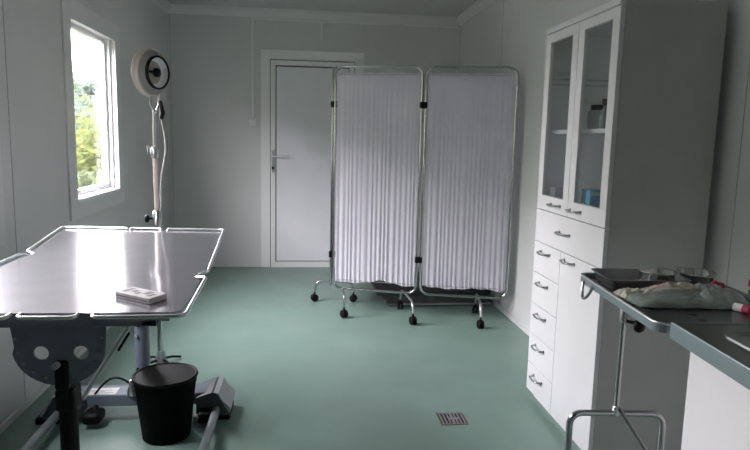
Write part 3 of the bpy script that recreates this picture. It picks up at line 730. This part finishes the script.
BUSH = ((-2.30, 7.35, 1.75, .9, 'leaf_g', 'nearest low green bush outside the window'),
        (-2.85, 9.2, 2.45, 1.4, 'leaf_y', 'yellow-green bush in the middle of the window view'), (-4.95, 9.7, 2.2, 1.4, 'leaf_y', 'yellow-green bush at left of the window view'),
        (-2.45, 11.4, 2.5, 1.4, 'leaf_y', 'yellow-green bush at right of the window view'), (-4.45, 12.3, 2.6, 1.5, 'leaf_g', 'mid green bush behind the yellow-green bushes'),
        (-3.6, 15.2, 3.0, 2.4, 'leaf_d', 'broad pale bush behind the yellow-green bushes'), (-5.9, 18.2, 3.1, 2.4, 'leaf_d', 'farthest pale bush before the hillside'))
def tzz(x, y): return terrain((x + 140) / 200, (y + 20) / 240)[2]
for (x, y, h, w_, mt, nm) in BUSH: foliage('bush', nm, 'bush', GB, x, y, min(tzz(x, y), gz + .4) if y > 9.5 else tzz(x, y), h, w_, M[mt], 2600, .065)
rnd = random.Random(4)
for i in range(16):
    dist = 34 + i * 5.2; ang = rnd.uniform(.245, .36); x = -math.sin(ang) * dist; y = math.cos(ang) * dist
    foliage('hillside_tree', 'distant green tree on the hillside beyond the window', 'tree', 'trees on the hillside', x, y, tzz(x, y) - .2, rnd.uniform(3, 4.5), rnd.uniform(3.5, 5), M['leaf_d'] if i % 3 else M['leaf_g'], 420, .36)

# ---------------------------------------------------------------- light
W = bpy.data.worlds.new('sky'); bpy.context.scene.world = W; W.use_nodes = True
nt = W.node_tree; bg = nt.nodes['Background']
tc = nt.nodes.new('ShaderNodeTexCoord'); sx = nt.nodes.new('ShaderNodeSeparateXYZ'); rp = nt.nodes.new('ShaderNodeValToRGB')
rp.color_ramp.elements[0].position = 0; rp.color_ramp.elements[0].color = (1.0, .915, .93, 1); rp.color_ramp.elements[1].position = .7; rp.color_ramp.elements[1].color = (.95, .90, .96, 1)
nt.links.new(tc.outputs['Generated'], sx.inputs[0]); nt.links.new(sx.outputs['Z'], rp.inputs['Fac']); nt.links.new(rp.outputs['Color'], bg.inputs['Color'])
SKY = 6.0
bg.inputs['Strength'].default_value = SKY
for i, (y0, y1, z0, z1) in enumerate(WIN):
    ld = bpy.data.lights.new('window_portal', 'AREA'); ld.shape = 'RECTANGLE'; ld.size = z1 - z0; ld.size_y = y1 - y0; ld.cycles.is_portal = True
    lo = bpy.data.objects.new('window_portal', ld); C.objects.link(lo); lo.location = (XL - .095, (y0 + y1) / 2, (z0 + z1) / 2)
    lo.rotation_euler = (0, -PI / 2, 0)

# ---------------------------------------------------------------- camera
f, pit, yaw, rol, ch = 619.82, .1379, .1145, .0229, 1.3002
fw = V((math.sin(yaw) * math.cos(pit), math.cos(yaw) * math.cos(pit), -math.sin(pit))); rt = V((math.cos(yaw), -math.sin(yaw), 0)); up = rt.cross(fw)
r2 = math.cos(rol) * rt + math.sin(rol) * up; u2 = -math.sin(rol) * rt + math.cos(rol) * up
cam = bpy.data.cameras.new('camera'); cam.sensor_width = 36; cam.lens = f / 750 * 36; cam.clip_start = .05; cam.clip_end = 500
oc = bpy.data.objects.new('camera', cam); C.objects.link(oc)
oc.matrix_world = Matrix(((r2.x, u2.x, -fw.x, 0), (r2.y, u2.y, -fw.y, 0), (r2.z, u2.z, -fw.z, ch), (0, 0, 0, 1)))
sc = bpy.context.scene; sc.camera = oc
vs = sc.view_settings; sc.display_settings.display_device = 'sRGB'
vs.view_transform = 'Standard'; vs.look = 'None'; vs.exposure = 3.1; vs.gamma = 1; vs.use_curve_mapping = False
cy = sc.cycles; cy.use_denoising = True; cy.max_bounces = 14; cy.diffuse_bounces = 10; cy.glossy_bounces = 6; cy.transparent_max_bounces = 16
for o in bpy.data.objects:
    if '_local' in o: del o['_local']
